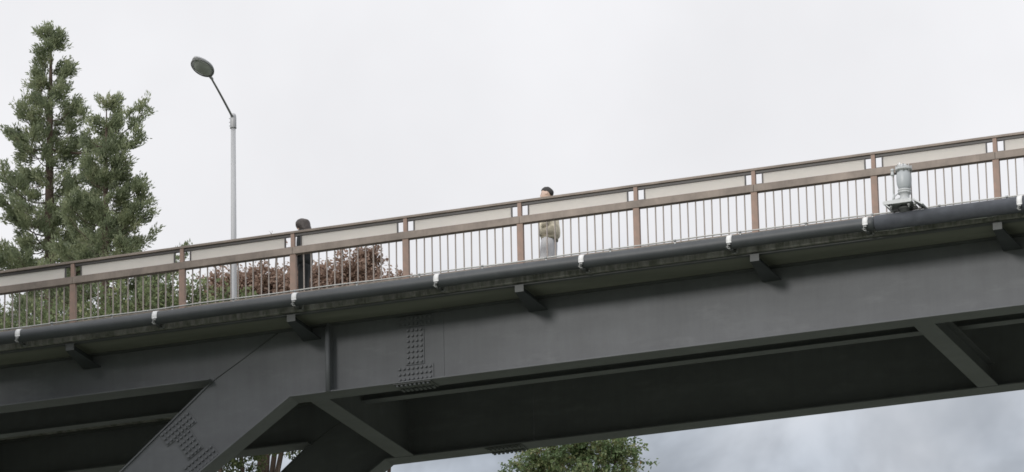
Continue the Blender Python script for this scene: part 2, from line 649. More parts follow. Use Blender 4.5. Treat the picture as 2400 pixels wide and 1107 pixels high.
def splice_leg(lg, Pf, yf):
    """bolted joint across the leg: plate and bolts along each flange, narrower strip between"""
    s_c, pit, row = 1.88, .079, .091

    def plate(s0, s1, t0, t1):
        MB().prism([Pf(s0, t0), Pf(s0, t1), Pf(s1, t1), Pf(s1, t0)], yf - .014, yf - .001).build('splice_plate', M['steel'], lg, bevel=.003)
    rows_hi = [LWs(s_c) - .075 - i * row for i in range(3)]
    rows_lo = [.10 + i * row for i in range(3)]
    mid = [.10 + 3.35 * row + i * row for i in range(6)]
    plate(s_c - .325, s_c + .325, rows_hi[2] - .045, rows_hi[0] + .045)
    plate(s_c - .325, s_c + .325, rows_lo[0] - .045, rows_lo[2] + .045)
    plate(s_c - .165, s_c + .165, mid[0] - .04, rows_hi[2] - .05)
    for tt in rows_hi + rows_lo:
        for k in range(8):
            x, z = Pf(s_c + (k - 3.5) * pit, tt)
            inst(bolt_me, 'bolt', (x, yf - .014, z), lg)
    for tt in mid:
        for k in range(4):
            x, z = Pf(s_c + (k - 1.5) * pit, tt)
            inst(bolt_me, 'bolt', (x, yf - .014, z), lg)


g_near = girder(YW, True)
g_far = girder(YW + SP, False)

# bolted splice of the near girder
XS = 3.83
yf = YW - .002


def girder_splice(g, y0, web):
    if web:
        zr_low = [ZB + .075 + i * .091 for i in range(3)]
        zr_mid = [ZB + .075 + (3.12 + i) * .091 for i in range(7)]
        zr_top = [ZB + .075 + (10.35 + i) * .091 for i in range(2)]
        for z0, z1, hw in ((zr_low[0] - .045, zr_low[2] + .045, .325), (zr_mid[0] - .045, zr_mid[-1] + .045, .165), (zr_top[0] - .045, zr_top[1] + .045, .325)):
            MB().box(XS - hw, XS + hw, y0 - .015, y0 - .001, z0, z1).build('splice_plate', M['steel'], g, bevel=.003)
        for rows, n in ((zr_low, 8), (zr_mid, 4), (zr_top, 8)):
            for z in rows:
                for k in range(n):
                    inst(bolt_me, 'bolt', (XS + (k - (n - 1) / 2) * .077, y0 - .015, z), g)
    yc = y0 + .012
    MB().box(XS - .33, XS + .33, yc - .19, yc + .19, ZB - .046, ZB - .027).build('splice_plate', M['steel_dark'], g, bevel=.003)
    for yy in (-.15, -.09, .09, .15):
        for k in range(8):
            inst(bolt_dn_me, 'bolt', (XS + (k - 3.5) * .077, yc + yy, ZB - .046), g)


girder_splice(g_near, yf, True)
girder_splice(g_far, YW + SP - .002, False)

# web stiffener with rounded outer edge at the knee
for g, y in ((g_near, YW), (g_far, YW + SP)):
    for kx in (2.36, KR - .70) if g is g_near else ():
        MB().box(kx - .012, kx + .012, y - .205, y - .006, ZB + .002, ZT - .03).build('stiffener', M['steel'], g)
        MB().tube([(kx, y - .205, ZB - .03), (kx, y - .205, ZT - .10)], .042, 14).build('stiffener_edge', M['steel'], g)
    for kx in (6.0, 10.0, 14.0, 18.0):
        MB().box(kx - .012, kx + .012, y + .03, y + .19, ZB + .002, ZT - .03).build('stiffener', M['steel'], g)

# overhang brackets every four metres
for k in range(-6, 14):
    bx = -2 + 4 * k
    if bx < X0 + .5 or bx > X1 - .5:
        continue
    # bracket flares and deepens towards the web
    y_in, y_out = YW - .003, -.062
    w = MB()
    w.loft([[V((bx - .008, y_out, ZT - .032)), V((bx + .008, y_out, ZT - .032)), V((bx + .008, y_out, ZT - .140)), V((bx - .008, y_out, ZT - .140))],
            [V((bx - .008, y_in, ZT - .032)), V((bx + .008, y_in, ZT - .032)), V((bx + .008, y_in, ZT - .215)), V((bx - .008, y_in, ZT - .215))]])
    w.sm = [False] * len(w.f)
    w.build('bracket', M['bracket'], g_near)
    w = MB()
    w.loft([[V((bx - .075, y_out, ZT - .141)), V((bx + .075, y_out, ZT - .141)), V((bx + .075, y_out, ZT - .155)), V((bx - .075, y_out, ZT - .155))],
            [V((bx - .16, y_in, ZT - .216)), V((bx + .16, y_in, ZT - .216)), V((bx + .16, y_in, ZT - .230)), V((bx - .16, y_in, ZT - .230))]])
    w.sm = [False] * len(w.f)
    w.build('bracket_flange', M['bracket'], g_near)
    MB().box(bx - .075, bx + .075, -.075, -.063, ZT - .155, ZT - .037).build('bracket_end', M['steel_dark'], g_near)  # darker steel stands for the pipe's shade on the end plate
    w = MB()
    yo = YW + SP + .02
    w.box(bx - .12, bx + .12, yo, 5.962, ZT - .155, ZT - .140)
    w.box(bx - .12, bx + .12, 5.963, 5.975, ZT - .155, ZT - .037)
    w.box(bx - .008, bx + .008, yo, 5.95, ZT - .139, ZT - .037)
    w.build('bracket', M['steel'], g_far)

# stringer and cross frames between the girders
ym = YW + SP / 2
for xa, xb, zb in ((KL + .4, KR - .4, ZR - 2.18), (X0, KL - .2, ZR - 1.98), (KR + .2, X1, ZR - 1.98)):
    MB().box(xa, xb, ym - .006, ym + .006, zb + .016, ZT - .002).box(xa, xb, ym - .11, ym + .11, zb, zb + .015).build('stringer', M['steel'], bridge)
ya, yb = YW + .022, YW + SP - .016
for cx_, full in ((2.03, True), (12.43, False), (KR - .37, True)):
    w = MB()
    w.box(cx_ - .17, cx_ + .17, ya + .195, yb - .195, ZB - .02, ZB + .0)
    w.box(cx_ - .010, cx_ + .010, ya + .005, yb - .005, ZB + .002, ZT - .03 if full else ZB + .35)
    if not full:
        w.box(cx_ - .13, cx_ + .13, ya + .195, yb - .195, ZB + .352, ZB + .367)
    w.build('cross_beam', M['steel'], bridge)
for cx_ in (-6, -14, 34, 42):
    MB().box(cx_ - .12, cx_ + .12, ya, yb, ZS + .1, ZS + .115).box(cx_ - .008, cx_ + .008, ya, yb, ZS + .116, ZT - .03).build('cross_beam', M['steel'], bridge)
# abutments
for xa, xb in ((X0 - 2.5, X0 + .6), (X1 - .6, X1 + 2.5)):
    MB().box(xa, xb, -.3, 6.2, ZR - 8, ZS - .06).build('abutment', M['concrete'], bridge)

# ------------------------------------------------------------------ railing
rail = thing('bridge_railing', 'faded brown metal bridge railing with frosted panels under the hand rail', 'railing', (14, .1, ZR - 1.11))
MB().box(X0, X1, 0, .16, ZR - .042, ZR).build('hand_rail', M['brown'], rail, bevel=.006)
# mid beam comes in lengths that butt on every second post
xx = X0
while xx < X1:
    MB().box(xx + .002, min(xx + 4, X1) - .002, .0, .115, ZR - .398, ZR - .276).build('middle_rail', M['brown'], rail, bevel=.005)
    xx += 4
MB().box(X0, X1, .035, .09, ZR - 1.085, ZR - 1.052).build('bottom_rail', M['brown'], rail, bevel=.004)
post = MB()
post.box(-.033, .033, .012, .075, -.277, -.041)
post.box(-.052, .052, .014, .085, -1.108, -.397)
post_me = post.mesh('post')
post_me.materials.append(M['brown_post'])
bal_me = MB().box(-.0078, .0078, .055, .08, -1.053, -.397).mesh('baluster')
bal_me.materials.append(M['baluster'])
pan_me = MB().box(-.845, .845, .050, .056, -.275, -.088).mesh('panel')
pan_me.materials.append(M['panel'])
fr_me = MB().box(-.009, .009, .035, .07, -.275, -.088).mesh('panel_frame')
fr_me.materials.append(M['frame'])
head_me = MB().box(-.964, .964, .03, .078, -.086, -.043).mesh('panel_channel')
head_me.materials.append(M['frame'])
clip_me = MB().box(-.050, .050, .042, .06, -.0065, .0065).mesh('panel_clip')
clip_me.materials.append(M['frame'])
rest = MB()
k = int(X0 / 2)
nb = 0
for k in range(int(X0 / 2), int(X1 / 2) + 1):
    inst(post_me, 'post', (2 * k, 0, ZR), rail)
    if 2 * k + 2 > X1:
        continue
    p_ = inst(pan_me, 'panel', (2 * k + 1, random.uniform(-.003, .003), ZR), rail)
    inst(head_me, 'panel_channel', (2 * k + 1, 0, ZR), p_)
    for sx in (-1, 1):
        inst(fr_me, 'panel_frame', (2 * k + 1 + sx * .855, 0, ZR), p_)
        for zc in (-.264,):
            inst(clip_me, 'panel_clip', (2 * k + 1 + sx * .916, 0, ZR + zc), p_)
    for j in range(13):
        bx = 2 * k + 1 + (j - 6) * .1375
        if -8 <= 2 * k < 22:
            inst(bal_me, 'baluster', (bx + random.uniform(-.004, .004), 0, ZR), rail, (0, random.uniform(-.006, .006), 0))
        else:
            rest.box(bx - .0125, bx + .0125, .055, .08, ZR - 1.053, ZR - .397)
ro = rest.build('baluster', M['baluster'], rail)
ro['kind'] = 'stuff'

# ------------------------------------------------------------------ water pipe, with its straps
YP, ZP = -.25, ZR - 1.283
RP = .106
pipe = thing('water_pipe', 'thick dark pipe with white straps hung along the deck edge', 'pipe', (14, YP, ZP))
# slight wander of the lengths from strap to strap
pp = []
x = X0
while x < 12.05:
    pp.append((x, YP, ZP + .006 * math.sin(x * 1.26)))
    x += .5
pp.append((12.08, YP, ZP))
MB().tube(pp, RP, 28).build('pipe_run', M['pipe'], pipe)
MB().tube([(12.081, YP, ZP), (12.083, YP, ZP), (X1, YP, ZP)], [RP, .128, .128], 28).build('sleeve', M['sleeve'], pipe)


def arc_band(mb, cx, r0, r1, a0, a1, hw, n=16):
    ring = []
    for i in range(n + 1):
        a = a0 + (a1 - a0) * i / n
        ring.append((math.cos(a), math.sin(a)))
    b = len(mb.v)
    for c_, s_ in ring:
        for r_, xo in ((r1, -hw), (r1, hw), (r0, hw), (r0, -hw)):
            mb.v.append((cx + xo, YP + c_ * r_, ZP + s_ * r_))
    for i in range(n):
        for q in range(4):
            q2 = (q + 1) % 4
            mb.face((b + i * 4 + q, b + i * 4 + q2, b + (i + 1) * 4 + q2, b + (i + 1) * 4 + q), q in (0, 2))
    mb.face((b, b + 1, b + 2, b + 3))
    e = b + n * 4
    mb.face((e + 3, e + 2, e + 1, e))


strap_x = [x_ for x_ in [-.33 + 2.5 * k for k in range(-9, 5)]] + [11.93] + [14.45 + 2.5 * k for k in range(0, 15)]
for sx in strap_x:
    R0 = RP + .001 if sx < 12.1 else .129
    w = MB()
    arc_band(w, sx, R0, R0 + .012, math.radians(-15), math.radians(198), .043)
    s_ = w.build('strap', M['strap'], pipe)
    # lug under the strap, with its bolt, and the angle that carries it on the deck edge
    w = MB()
    yq = YP - R0 * .93
    w.box(sx - .030, sx - .018, yq - .02, yq + .015, ZP - .125, ZP - .045)
    w.box(sx - .030, sx + .025, yq - .021, yq - .011, ZP - .075, ZP - .047)
    w.box(sx - .018, sx + .02, yq - .02, yq + .015, ZP - .137, ZP - .125)
    w.tube([(sx - .05, yq - .004, ZP - .10), (sx + .005, yq - .004, ZP - .10)], .011, 8)
    w.build('strap_lug', M['lug'], pipe)
    w = MB()
    bxs = sx + .03
    w.box(bxs - .045, bxs + .045, -.112, -.1015, ZP - .14, ZP - .05)
    w.box(bxs + .033, bxs + .045, -.17, -.112, ZP - .14, ZP - .05)
    w.box(bxs - .02, bxs + .02, -.16, -.112, ZP - .155, ZP - .143)
    w.tube([(bxs, -.112, ZP - .10), (bxs, -.130, ZP - .10)], .014, 6)
    w.build('bracket_angle', M['lug'], pipe)
    MB().box(sx - .03, sx + .03, -.25, -.101, ZP - RP - .02, ZP - RP - .004).build('bracket_shelf', M['steel_dark'], pipe)

# thin conduit above the pipe
cond = thing('conduit', 'thin pale conduit with small clips running just above the dark pipe', 'conduit', (14, -.12, ZR - 1.085))
cp = []
x = X0
while x <= X1:
    cp.append((x, -.125, ZR - 1.085 + .005 * math.sin(x * 2.9) + .004 * math.sin(x * .8)))
    x += .27
MB().tube(cp, .013, 8).build('conduit_run', M['conduit'], cond)
for k in range(-28, 43):
    cx_ = 6.49 + 1.1 * k
    w = MB()
    w.tube([(cx_ - .018, -.125, ZR - 1.085), (cx_ + .018, -.125, ZR - 1.085)], .02, 8)
    w.box(cx_ - .012, cx_ + .012, -.122, -.0995, ZR - 1.145, ZR - 1.083)
    w.build('clip', M['galv'], cond)

# thin cable clipped to the deck edge beyond the valve
cab = thing('cable', 'thin pale cable clipped to the deck edge below the thick sleeved pipe end', 'cable', (12.9, -.12, ZR - 1.36))
cq = [(12.0 + .1 * i, -.118 - .012 * math.sin(i * .5) ** 2, ZR - 1.365 - .012 * math.sin(i * .45)) for i in range(0, 60)]
MB().tube(cq, .008, 6).build('cable_run', M['strap'], cab)
for i in (3, 8, 13, 19, 25, 32, 40, 48):
    x, y, z = cq[i]
    MB().box(x - .04, x + .04, -.135, -.1015, z - .014, z + .014).build('cable_clip', M['galv'], cab)

# ------------------------------------------------------------------ air valve on the pipe
VX = 12.57
zt = ZP + .128
valve = thing('air_valve', 'pale grey barrel-shaped air valve standing on top of the dark pipe', 'valve', (VX, YP, zt))
MB().lathe(VX, YP, [(.095, zt - .03), (.095, zt + .03), (.12, zt + .035), (.12, zt + .06), (.075, zt + .065), (.075, zt + .10)]).build('pipe_collar', M['steel_dark'], valve)
pl = MB()
pl.box(VX - .30, VX + .16, YP - .20, YP + .20, zt + .101, zt + .115)
pl.box(VX - .30, VX + .16, YP - .212, YP - .2, zt + .088, zt + .15)
pl.build('cover_plate', M['valve'], valve, bevel=.003)
# tilted end plate on the right
w = MB()
w.prism([(VX + .17, zt + .125), (VX + .33, zt + .02), (VX + .345, zt + .035), (VX + .185, zt + .145)], YP - .205, YP + .19)
w.build('end_plate', M['valve'], valve)
w = MB()
w.prism([(VX - .315, zt + .125), (VX - .20, zt + .02), (VX - .19, zt + .03), (VX - .302, zt + .138)], YP - .205, YP + .19)
w.build('end_plate', M['valve'], valve)
for bx in (-.19, .10, .2):
    MB().tube([(VX + bx, YP - .15, zt + .02), (VX + bx, YP - .15, zt + .10)], .012, 8).tube([(VX + bx, YP - .15, zt + .05), (VX + bx, YP - .15, zt + .075)], .026, 6).build('plate_bolt', M['galv'], valve)
z = zt + .116
KZ, KR_ = 1.17, .95


def vl(prof, z_from, x=VX, y=YP, n=24):
    return MB().lathe(x, y, [(r_ * KR_, z + (z_from + q - z) * KZ) for r_, q in prof], n)


vb = vl([(.135, z), (.135, z + .016), (.10, z + .036), (.118, z + .038), (.118, z + .06), (.085, z + .066),
                         (.079, z + .10), (.079, z + .14), (.09, z + .155), (.113, z + .158), (.113, z + .178), (.104, z + .18), (.104, z + .186),
                         (.113, z + .188), (.113, z + .21), (.10, z + .213)], 0).build('valve_base', M['valve'], valve)
z2 = z + .2135
vl([(.09, z2), (.105, z2 + .03), (.122, z2 + .075), (.127, z2 + .13), (.126, z2 + .20), (.112, z2 + .245), (.104, z2 + .258)], 0).build('barrel', M['valve_body'], valve)
z3 = z2 + .2585
vl([(.10, z3), (.10, z3 + .012), (.142, z3 + .014), (.142, z3 + .036), (.10, z3 + .038)], 0).build('top_flange', M['valve'], valve)
vl([(.13, z3 + .039), (.13, z3 + .058), (.075, z3 + .068), (.065, z3 + .085), (.05, z3 + .098), (.02, z3 + .105)], 0).build('dome_cap', M['valve'], valve)
vl([(.018, z3 + .06), (.02, z3 + .1), (.012, z3 + .115)], 0, VX - .045, YP - .06, 8).build('cap_screw', M['strap'], valve)
for i in range(8):
    a = PI * 2 * (i + .3) / 8
    bx, by = VX + .122 * math.cos(a), YP + .122 * math.sin(a)
    MB().tube([(bx, by, z + (z3 - .016 - z) * KZ), (bx, by, z + (z3 + .082 - z) * KZ)], .011, 6).build('flange_bolt', M['galv'], valve)
z3 = z + (z3 - z) * KZ
w = MB()
w.tube([(VX - .185, YP, zt + .1), (VX - .185, YP, z3 + .0)], .011, 8)
w.lathe(VX - .185, YP, [(.017, z3 - .05), (.03, z3 - .045), (.03, z3 - .01), (.024, z3 - .006), (.024, z3 + .03), (.03, z3 + .035), (.03, z3 + .06), (.012, z3 + .07)], 12)
w.build('spindle', M['valve'], valve)
w = MB()
w.tube([(VX - .075, YP, z + .115), (VX - .185, YP, z + .095)], .016, 8)
w.tube([(VX - .20, YP, z + .07), (VX - .175, YP, z + .2)], .017, 8)
w.tube([(VX - .2, YP, z + .13), (VX - .10, YP - .01, z + .205)], .008, 6)
w.build('test_cock', M['valve'], valve)

# ------------------------------------------------------------------ street lamp on the far kerb
LX, LY = -1.47, 5.62
zb = ZR - 1.11
lamp = thing('street_lamp', 'tall galvanised street lamp with oval head on a slim arm above the railing', 'street lamp', (LX, LY, zb))
zt_ = ZR + 4.10
MB().lathe(LX, LY, [(.16, zb), (.16, zb + .02), (.066, zb + .025), (.062, zb + .4), (.052, zb + 2.5), (.044, zt_)], 16).build('pole', M['lamp_pole'], lamp)
cap = MB().lathe(LX, LY, [(.050, zt_ - .02), (.056, zt_ - .01), (.056, zt_ + .18), (.050, zt_ + .225), (.03, zt_ + .25), (.01, zt_ + .26)], 16).build('pole_cap', M['lamp_pole'], lamp)
MB().lathe(LX, LY, [(.05, zt_ - .035), (.060, zt_ - .03), (.060, zt_ - .02), (.05, zt_ - .015)], 16).build('cap_ring', M['lamp_arm'], lamp)
for dz in (.02, .09, .16):
    MB().tube([(LX - .075, LY - .01, zt_ + dz), (LX + .05, LY - .01, zt_ + dz)], .006, 6).build('cap_bolt', M['lamp_arm'], lamp)
A0 = V((LX, LY - .03, zt_ + .17))
A1 = V((LX + .085, LY - 1.22, zt_ + .545))
mid = (A0 + A1) / 2 + V((0, -.02, .035))
arm_pts = []
for i in range(9):
    u = i / 8
    arm_pts.append(A0 * (1 - u) ** 2 + mid * 2 * u * (1 - u) + A1 * u * u)
MB().tube(arm_pts, [.021 - .004 * i / 8 for i in range(9)], 10).build('arm', M['lamp_arm'], lamp)
hd = V((0.035, -1, .17)).normalized()
hr = V((1, .035, 0)).normalized()
hu = hr.cross(hd).normalized()
if hu.z < 0:
    hu = -hu
MB().tube([A1 - hd * .10, A1 + hd * .06], [.024, .032], 10).build('arm_socket', M['lamp_pole'], lamp)


def shell(s0, length, wmax, up, dn, n=14, m=18, y0=-1.0):
    """egg-shaped lamp housing: half profile width along its length"""
    rings = []
    for i in range(n + 1):
        u = i / n
        wd = wmax * (math.sin(PI * min(1, u * .93 + .05)) ** .62) * (1 - .10 * (u - .55))
        c_ = A1 + hd * (s0 + length * u)
        ring = []
        for k in range(m):
            a = 2 * PI * k / m
            h_ = (up if math.sin(a) > 0 else dn) * (math.sin(PI * (u * .94 + .03)) ** .5)
            ring.append(c_ + hr * (wd * math.cos(a)) + hu * (h_ * math.sin(a)))
        rings.append(ring)
    return MB().loft(rings)


head = shell(.03, .70, .178, .085, .035).build('lamp_head', M['lamp_pole'], lamp)
shell(.08, .60, .156, .0, .085).build('lens', M['lens'], head)
w = MB()
rim = []
for k in range(33):
    a = 2 * PI * k / 32
    rim.append(A1 + hd * (.38 + .325 * math.cos(a)) + hr * .170 * math.sin(a) - hu * .030)
w.tube(rim, .011, 6, cap=False).build('lens_rim', M['lamp_arm'], head)


# ------------------------------------------------------------------ people
def ell(c, fw, a, b, n=20, e=2.3, up=None):
    """ring round c in the horizontal plane: a along fw (front-back), b sideways"""
    fw = V(fw)
    sd_ = V((-fw.y, fw.x, 0))
    pts = []
    for k in range(n):
        t_ = 2 * PI * k / n
        ct, st = math.cos(t_), math.sin(t_)
        pts.append(V(c) + fw * (a * math.copysign(abs(ct) ** (2 / e), ct)) + sd_ * (b * math.copysign(abs(st) ** (2 / e), st)))
    return pts


def rumple(o, amp, scale, seed):
    for v in o.data.vertices:
        p = V(v.co) * scale + V((seed, seed * 2, 0))
        v.co += V((noise.noise(p), noise.noise(p + V((9, 0, 0))), .4 * noise.noise(p + V((0, 9, 0))))) * amp


def subsurf(o, lv=1):
    s_ = o.modifiers.new('sub', 'SUBSURF')
    s_.levels = lv
    s_.render_levels = lv


def person(label, base, fw, H, tilt, pose):
    """continuous body fused from lofted limbs; clothes and hair as children. fw = facing direction"""
    P0 = V(base)
    fw = V(fw).normalized()
    sd_ = V((-fw.y, fw.x, 0))
    root = thing('person', label, 'person', base)

    def W(f, s_, z):
        return P0 + fw * f + sd_ * s_ + V((0, 0, z * H))
    mb = MB()
    # torso
    mb.loft([ell(W(0, 0, z), fw, a, b) for z, a, b in ((.46, .08, .13), (.50, .105, .165), (.56, .10, .15), (.62, .09, .135), (.70, .105, .155), (.77, .11, .18), (.815, .085, .175), (.84, .06, .10), (.86, .052, .056))])
    # neck
    mb.tube([W(.0, 0, .83), W(.012, 0, .86), W(.025, 0, .885)], [.058, .053, .056], 14)
    # head, chin tilted by `tilt`
    hc = W(.03, 0, .93)
    rot = Matrix.Rotation(tilt, 3, sd_)
    hh = .066 * H

    def Hd(f, s_, z):
        return hc + rot @ (fw * f + sd_ * s_ + V((0, 0, z)))
    rings = []
    for i in range(15):
        u = i / 14
        z = -hh + 2 * hh * u
        q = math.sqrt(max(0.0, 1 - ((u - .52) / .535) ** 2))
        wid = .077 * q * (1 if u > .45 else .72 + .62 * u)
        dep = .098 * q
        fo = .012 if u < .4 else 0
        ring = []
        for k in range(24):
            a = 2 * PI * k / 24
            c_, s_ = math.cos(a), math.sin(a)
            f = dep * c_ + fo
            if c_ > 0:
                nose = math.exp(-((u - .43) / .055) ** 2) * .027 + math.exp(-((u - .52) / .05) ** 2) * .012
                f += nose * math.exp(-(s_ / .16) ** 2)
                f -= .009 * math.exp(-((u - .52) / .04) ** 2) * math.exp(-((abs(s_) - .36) / .15) ** 2)
                f += .007 * math.exp(-((u - .30) / .035) ** 2) * math.exp(-(s_ / .3) ** 2)
                f += .01 * math.exp(-((u - .12) / .07) ** 2) * math.exp(-(s_ / .35) ** 2)
            else:
                f -= .012 * math.exp(-((u - .62) / .2) ** 2)
                if u < .3:
                    f += .03 * (1 - u / .3)
            ring.append(Hd(f, wid * s_, z))
        rings.append(ring)
    mb.loft(rings)
    for sg in (-1, 1):
        mb.loft([[Hd(-.012 + .019 * math.cos(a) * q, sg * (.070 + d), -.002 + .032 * math.sin(a) * q) for a in [2 * PI * k / 10 for k in range(10)]] for d, q in ((0, .8), (.01, 1), (.016, .9))][::sg])
    # arms with hands
    for sg in (-1, 1):
        sh, el, wr, hnd = pose['arm'](sg)
        a, b, c_, d = W(*sh), W(*el), W(*wr), W(*hnd)
        mb.tube([W(0, sg * .12, .80), a, a.lerp(b, .5), b, b.lerp(c_, .4), c_], [.055, .052, .046, .039, .038, .027], 12)
        dr = (d - c_).normalized()
        sid = dr.cross(V((0, 0, 1)) if abs(dr.z) < .8 else fw).normalized()
        nrm = sid.cross(dr).normalized()
        pal = [[c_ + dr * s_ + sid * (w_ * math.cos(q)) + nrm * (.014 * math.sin(q)) for q in [2 * PI * k / 12 for k in range(12)]] for s_, w_ in ((-.01, .026), (.03, .036), (.075, .04), (.095, .036))]
        mb.loft(pal)
        for j, (o_, ln) in enumerate(((-.03, .068), (-.010, .078), (.010, .073), (.029, .058))):
            f0 = c_ + dr * .088 + sid * o_
            f1 = f0 + dr * ln * .45 + nrm * .010
            f2 = f1 + dr * ln * .30 + nrm * .018
            f3 = f2 + dr * ln * .2 + nrm * .02
            mb.tube([f0 - dr * .02, f0, f1, f2, f3], [.0095, .0095, .009, .0085, .006], 8)
        t0 = c_ + dr * .03 - sid * .028
        mb.tube([t0, t0 + dr * .03 - sid * .022, t0 + dr * .06 - sid * .026 + nrm * .012, t0 + dr * .078 - sid * .02 + nrm * .02], [.013, .0125, .011, .007], 8)
    # legs and feet
    for sg in (-1, 1):
        f0, kf = pose['leg'](sg)
        hip, kn, an = W(0, sg * .085, .50), W(kf, sg * .09, .275), W(f0, sg * .095, .05)
        mb.tube([hip + V((0, 0, .03)), hip.lerp(kn, .3), hip.lerp(kn, .7), kn, kn.lerp(an, .3), kn.lerp(an, .75), an], [.085, .08, .062, .052, .054, .038, .034], 14)
        mb.loft([ell(an + fw * s_ + V((0, 0, dz)), fw, .001 + a, b, 12) for s_, dz, a, b in ((.0, .0, .04, .034), (.03, -.035, .08, .04), (.05, -.065, .105, .043), (.05, -.082, .10, .042))])
    body = mb.build('body', M['skin'], root)
    rm = body.modifiers.new('fuse', 'REMESH')
    rm.mode = 'VOXEL'
    rm.voxel_size = .009
    rm.use_smooth_shade = True
    sm_ = body.modifiers.new('smooth', 'SMOOTH')
    sm_.iterations = 2
    for sg in (-1, 1):
        c_ = Hd(.083, sg * .031, .004)
        e_ = MB().loft([[c_ + fw * .004 * dd + sd_ * (.012 * q * math.cos(a)) + V((0, 0, .006 * q * math.sin(a))) for a in [2 * PI * k / 10 for k in range(10)]] for dd, q in ((-1, .7), (0, 1), (1, .6))])
        e_.build('eye', M['eye'], body)
    return root, W, Hd, hh, fw, sd_


def jacket(root, W, fw, pose, m_, m_rib, z_hem, girth, blouse, seed, sleeve):
    w = MB()
    prof = [(z_hem - .005, .86), (z_hem + .012, .90), (z_hem + .024, 1.0 + blouse), (z_hem + .06, 1.08 + blouse), (.57, 1.06 + blouse), (.63, 1.02 + blouse * .5), (.70, 1.04), (.765, 1.05), (.81, .95)]
    rings = [ell(W(0, 0, z), fw, .142 * girth * q, .196 * girth * q, 28) for z, q in prof]
    rings.append(ell(W(.0, 0, .84), fw, .10, .145, 28))
    rings.append(ell(W(.008, 0, .862), fw, .078, .082, 28))
    rings.append(ell(W(.014, 0, .885), fw, .075, .076, 28))
    o = w.loft(rings).build('jacket', m_, root)
    rumple(o, .013, 9, seed)
    subsurf(o, 1)
    hem = MB().loft([ell(W(0, 0, z), fw, .142 * girth * q, .196 * girth * q, 28) for z, q in ((z_hem - .022, .86), (z_hem - .018, .90), (z_hem + .004, .915), (z_hem + .008, .88))]).build('jacket_hem', m_rib, o)
    for sg in (-1, 1):
        sh, el, wr, hnd = pose['arm'](sg)
        a, b, c_ = W(*sh), W(*el), W(*wr)
        s0 = a + V((0, 0, .015))
        sl = MB().tube([W(0, sg * .10, .80), s0, s0.lerp(b, .3), s0.lerp(b, .6), b, b.lerp(c_, .3), b.lerp(c_, .6), b.lerp(c_, .9)],
                       [.07, .078 * sleeve, .078 * sleeve, .074 * sleeve, .07 * sleeve, .066 * sleeve, .064 * sleeve, .046 * sleeve], 16).build('sleeve', m_, o)
        rumple(sl, .012, 11, seed + 3 + sg)
        subsurf(sl, 1)
        MB().tube([b.lerp(c_, .86), b.lerp(c_, 1.02)], [.041 * sleeve, .036 * sleeve], 14).build('cuff', m_rib, o)
    return o


def trousers(root, W, fw, pose, m_, wide, seed, z_top=.545):
    o = MB().loft([ell(W(0, 0, z), fw, a, b, 20) for z, a, b in ((.44, .09, .135), (.47, .118, .172), (.51, .122, .178), (z_top, .112, .162))]).build('trousers', m_, root)
    rumple(o, .006, 10, seed)
    for sg in (-1, 1):
        f0, kf = pose['leg'](sg)
        hip, kn, an = W(0, sg * .085, .50), W(kf, sg * .092, .275), W(f0, sg * .097, .035)
        l_ = MB().tube([hip, hip.lerp(kn, .3), hip.lerp(kn, .65), kn, kn.lerp(an, .35), kn.lerp(an, .7), an], [.098, .102 * wide, .098 * wide, .09 * wide, .089 * wide, .09 * wide, .093 * wide], 18).build('trouser_leg', m_, o)
        rumple(l_, .014, 8, seed + sg)
        subsurf(l_, 1)
    return o


def shoes(root, W, fw, pose, m_):
    for sg in (-1, 1):
        f0, kf = pose['leg'](sg)
        an = W(f0, sg * .097, 0)
        o = MB().loft([ell(an + fw * s_ + V((0, 0, z)), fw, a, b, 16) for s_, z, a, b in ((.05, .0, .135, .048), (.05, .022, .14, .051), (.05, .045, .132, .049), (.02, .075, .09, .045), (-.02, .10, .055, .043))]).build('shoe', m_, root)
        subsurf(o, 1)


DECK = ZR - 1.16
# man in profile, hands in jacket pockets
pm = {'arm': lambda sg: ((0, sg * .205, .795), (-.045, sg * .27, .635), (.055, sg * .20, .555), (.075, sg * .13, .51)),
      'leg': lambda sg: (.03 * sg, .03 + .02 * sg)}
root, W, Hd, hh, fw, sd_ = person('person with short black hair in cream jacket and pale trousers standing behind railing', (6.125, 1.1, DECK), (-.99, -.12, 0), 1.70, 0.02, pm)
jacket(root, W, fw, pm, M['jacket'], M['rib'], .475, 1.06, .10, 2, 1.16)
trousers(root, W, fw, pm, M['trousers'], 1.12, 5)
shoes(root, W, fw, pm, M['white_shoe'])
# short hair: cap over the skull, cut round the ears and nape
def hair_low(c_, s_):
    """height on the head (0 chin, 1 crown) where the hair ends, by direction"""
    if c_ > .55:
        return .75
    if c_ > .05:
        return .75 - .20 * (.55 - c_) / .5
    if c_ > -.25:
        return .58
    return max(.22, .58 - .6 * (-c_ - .25))


rings = []
for i in range(10):
    ring = []
    for k in range(28):
        a = 2 * PI * k / 28
        c_, s_ = math.cos(a), math.sin(a)
        u0 = hair_low(c_, s_)
        u = u0 + (1.035 - u0) * i / 9
        z_ = -hh + 2 * hh * u
        q = math.sqrt(max(0.015, 1 - ((u - .52) / .555) ** 2))
        g_ = 1.03 if i == 0 else 1.085
        f = .098 * q * c_ - (.012 * math.exp(-((u - .62) / .2) ** 2) if c_ < 0 else 0)
        if c_ < 0 and u < .3:
            f += .03 * (1 - u / .3)
        ring.append(Hd(f * g_ + .002 * math.sin(7 * a), .077 * q * s_ * g_, z_ + .004 + .003 * math.sin(5 * a + i)))
    rings.append(ring)
hr_ = MB().loft(rings).build('hair', M['hair_black'], root)
rumple(hr_, .005, 34, 3)
subsurf(hr_, 1)

